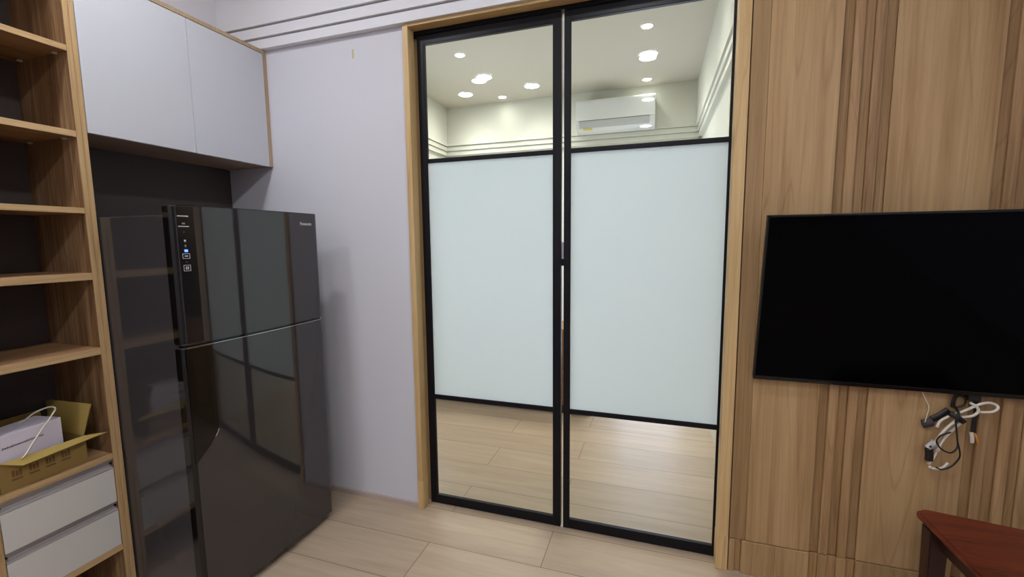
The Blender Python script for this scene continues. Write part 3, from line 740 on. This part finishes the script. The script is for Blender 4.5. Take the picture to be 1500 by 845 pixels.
# ------------------------------------------------------------------ low sideboard in the far room (its foot shows under the rail)
sb = thing('sideboard', (-1.25, 1.75, 0), 'low brown wooden sideboard behind the frosted panes, its foot showing under the rail', 'sideboard')
b = BM(); rbox(b, -2.05, -.485, 1.555, 1.95, .08, .75, .003); obj('carcass', b, M['mid_wood'], sb)
b = BM(); rbox(b, -2.04, -.49, 1.575, 1.94, 0, .0795, .002); obj('kick_plinth', b, M['mahog_dark'], sb)
for i in range(3):
    x0 = -2.045+i*.515
    b = BM(); rbox(b, x0, x0+.511, 1.536, 1.5545, .09, .74, .002); d = obj('door', b, M['mid_wood'], sb)
    b = BM(); rbox(b, x0+.46, x0+.472, 1.517, 1.5355, .42, .56, .003); obj('handle', b, M['steel'], d)

# ------------------------------------------------------------------ downlights
def downlight(x, y, r, label, mat, grp):
    t_ = thing('downlight', (x, y, H), label, 'ceiling light', grp)
    b = BM(); ring(b, (x, y, H), [(r*.86, -.0005), (r*.90, -.006), (r*1.0, -.007), (r*1.10, -.004), (r*1.12, -.0002)]); obj('trim_ring', b, M['trim_ring'], t_)
    b = BM(); cyl(b, (x, y, H-.0045), r*.885, .004, 'z', 40, smooth=False); obj('lens', b, mat, t_)
GF = 'downlights on the ceiling beyond the glass doors'; GN = 'downlights on the ceiling of the near room'
downlight(-1.713, 1.731, .046, 'small round downlight nearest the doors, seen through the left pane', LAMP_SMALL, GF)
downlight(-1.706, 2.300, .085, 'large round downlight in the middle of the group seen through the left pane', LAMP_FAR, GF)
downlight(-1.312, 2.711, .085, 'large round downlight rightmost of those seen through the left pane', LAMP_FAR, GF)
downlight(-2.100, 2.724, .085, 'large round downlight nearest the far left corner, seen through the left pane', LAMP_FAR, GF)
downlight(-1.735, 2.955, .046, 'small round downlight close to the far wall, seen through the left pane', LAMP_SMALL, GF)
downlight(-.104, 1.725, .046, 'small round downlight topmost of those seen through the right pane', LAMP_SMALL, GF)
downlight(-.103, 2.277, .085, 'large round downlight seen through the right pane', LAMP_FAR, GF)
downlight(-.104, 1.10, .085, 'unseen round downlight added above the right door to brighten the far room', LAMP_FAR, GF)  # unseen lamp, added to lift the far wall and frosted panes
downlight(-.130, 2.928, .046, 'small round downlight just above the air conditioner', LAMP_SMALL, GF)
for i, (x, y, r) in enumerate(((-.13, -1.0, .075), (-1.62, -1.0, .075), (-.13, -3.48, .075), (-.18, -4.76, .085), (-2.11, -4.86, .085), (-.11, -2.22, .085), (-1.79, -2.24, .085), (1.6, -2.6, .075), (1.6, -4.4, .075))):  # row by the doors and right-hand pair are added unseen, to brighten the walls
    downlight(x, y, r, 'round downlight on the near ceiling, some reflected in the glass, others added unseen for light', LAMP_NEAR, GN)

# ------------------------------------------------------------------ world, camera, view
wd = bpy.data.worlds.new('world'); S.world = wd; wd.use_nodes = True
wd.node_tree.nodes['Background'].inputs[0].default_value = (.7, .8, 1, 1); wd.node_tree.nodes['Background'].inputs[1].default_value = .3

cam = bpy.data.cameras.new('camera'); co = bpy.data.objects.new('camera', cam); COL.objects.link(co); S.camera = co
cam.sensor_fit = 'HORIZONTAL'; cam.sensor_width = 36; cam.lens = 642.97/1500*36; cam.clip_start = .02
Rm = Matrix(((.95080773, -.02394429, -.30885486), (.30961841, .10581237, .94495512), (-.01005439, .99409779, -.10802082)))
Rm = Matrix((Rm[0], Rm[1], Rm[2]))
rt, upv, fw = [Vector((Rm[i][j] for i in range(3))) for j in range(3)]
mw = Matrix.Identity(4)
for i in range(3): mw[i][0] = rt[i]; mw[i][1] = upv[i]; mw[i][2] = -fw[i]
mw[0][3], mw[1][3], mw[2][3] = 0, -2.06997, 1.5
co.matrix_world = mw

S.view_settings.view_transform = 'Standard'; S.view_settings.look = 'None'; S.view_settings.gamma = 1; S.view_settings.use_curve_mapping = False
S.view_settings.exposure = 0.0
try:
    S.cycles.use_denoising = True; S.cycles.denoiser = 'OPENIMAGEDENOISE'
    S.cycles.max_bounces = 10; S.cycles.diffuse_bounces = 5; S.cycles.glossy_bounces = 5; S.cycles.transparent_max_bounces = 16
    S.cycles.sample_clamp_indirect = 6; S.cycles.caustics_reflective = False
except Exception: pass
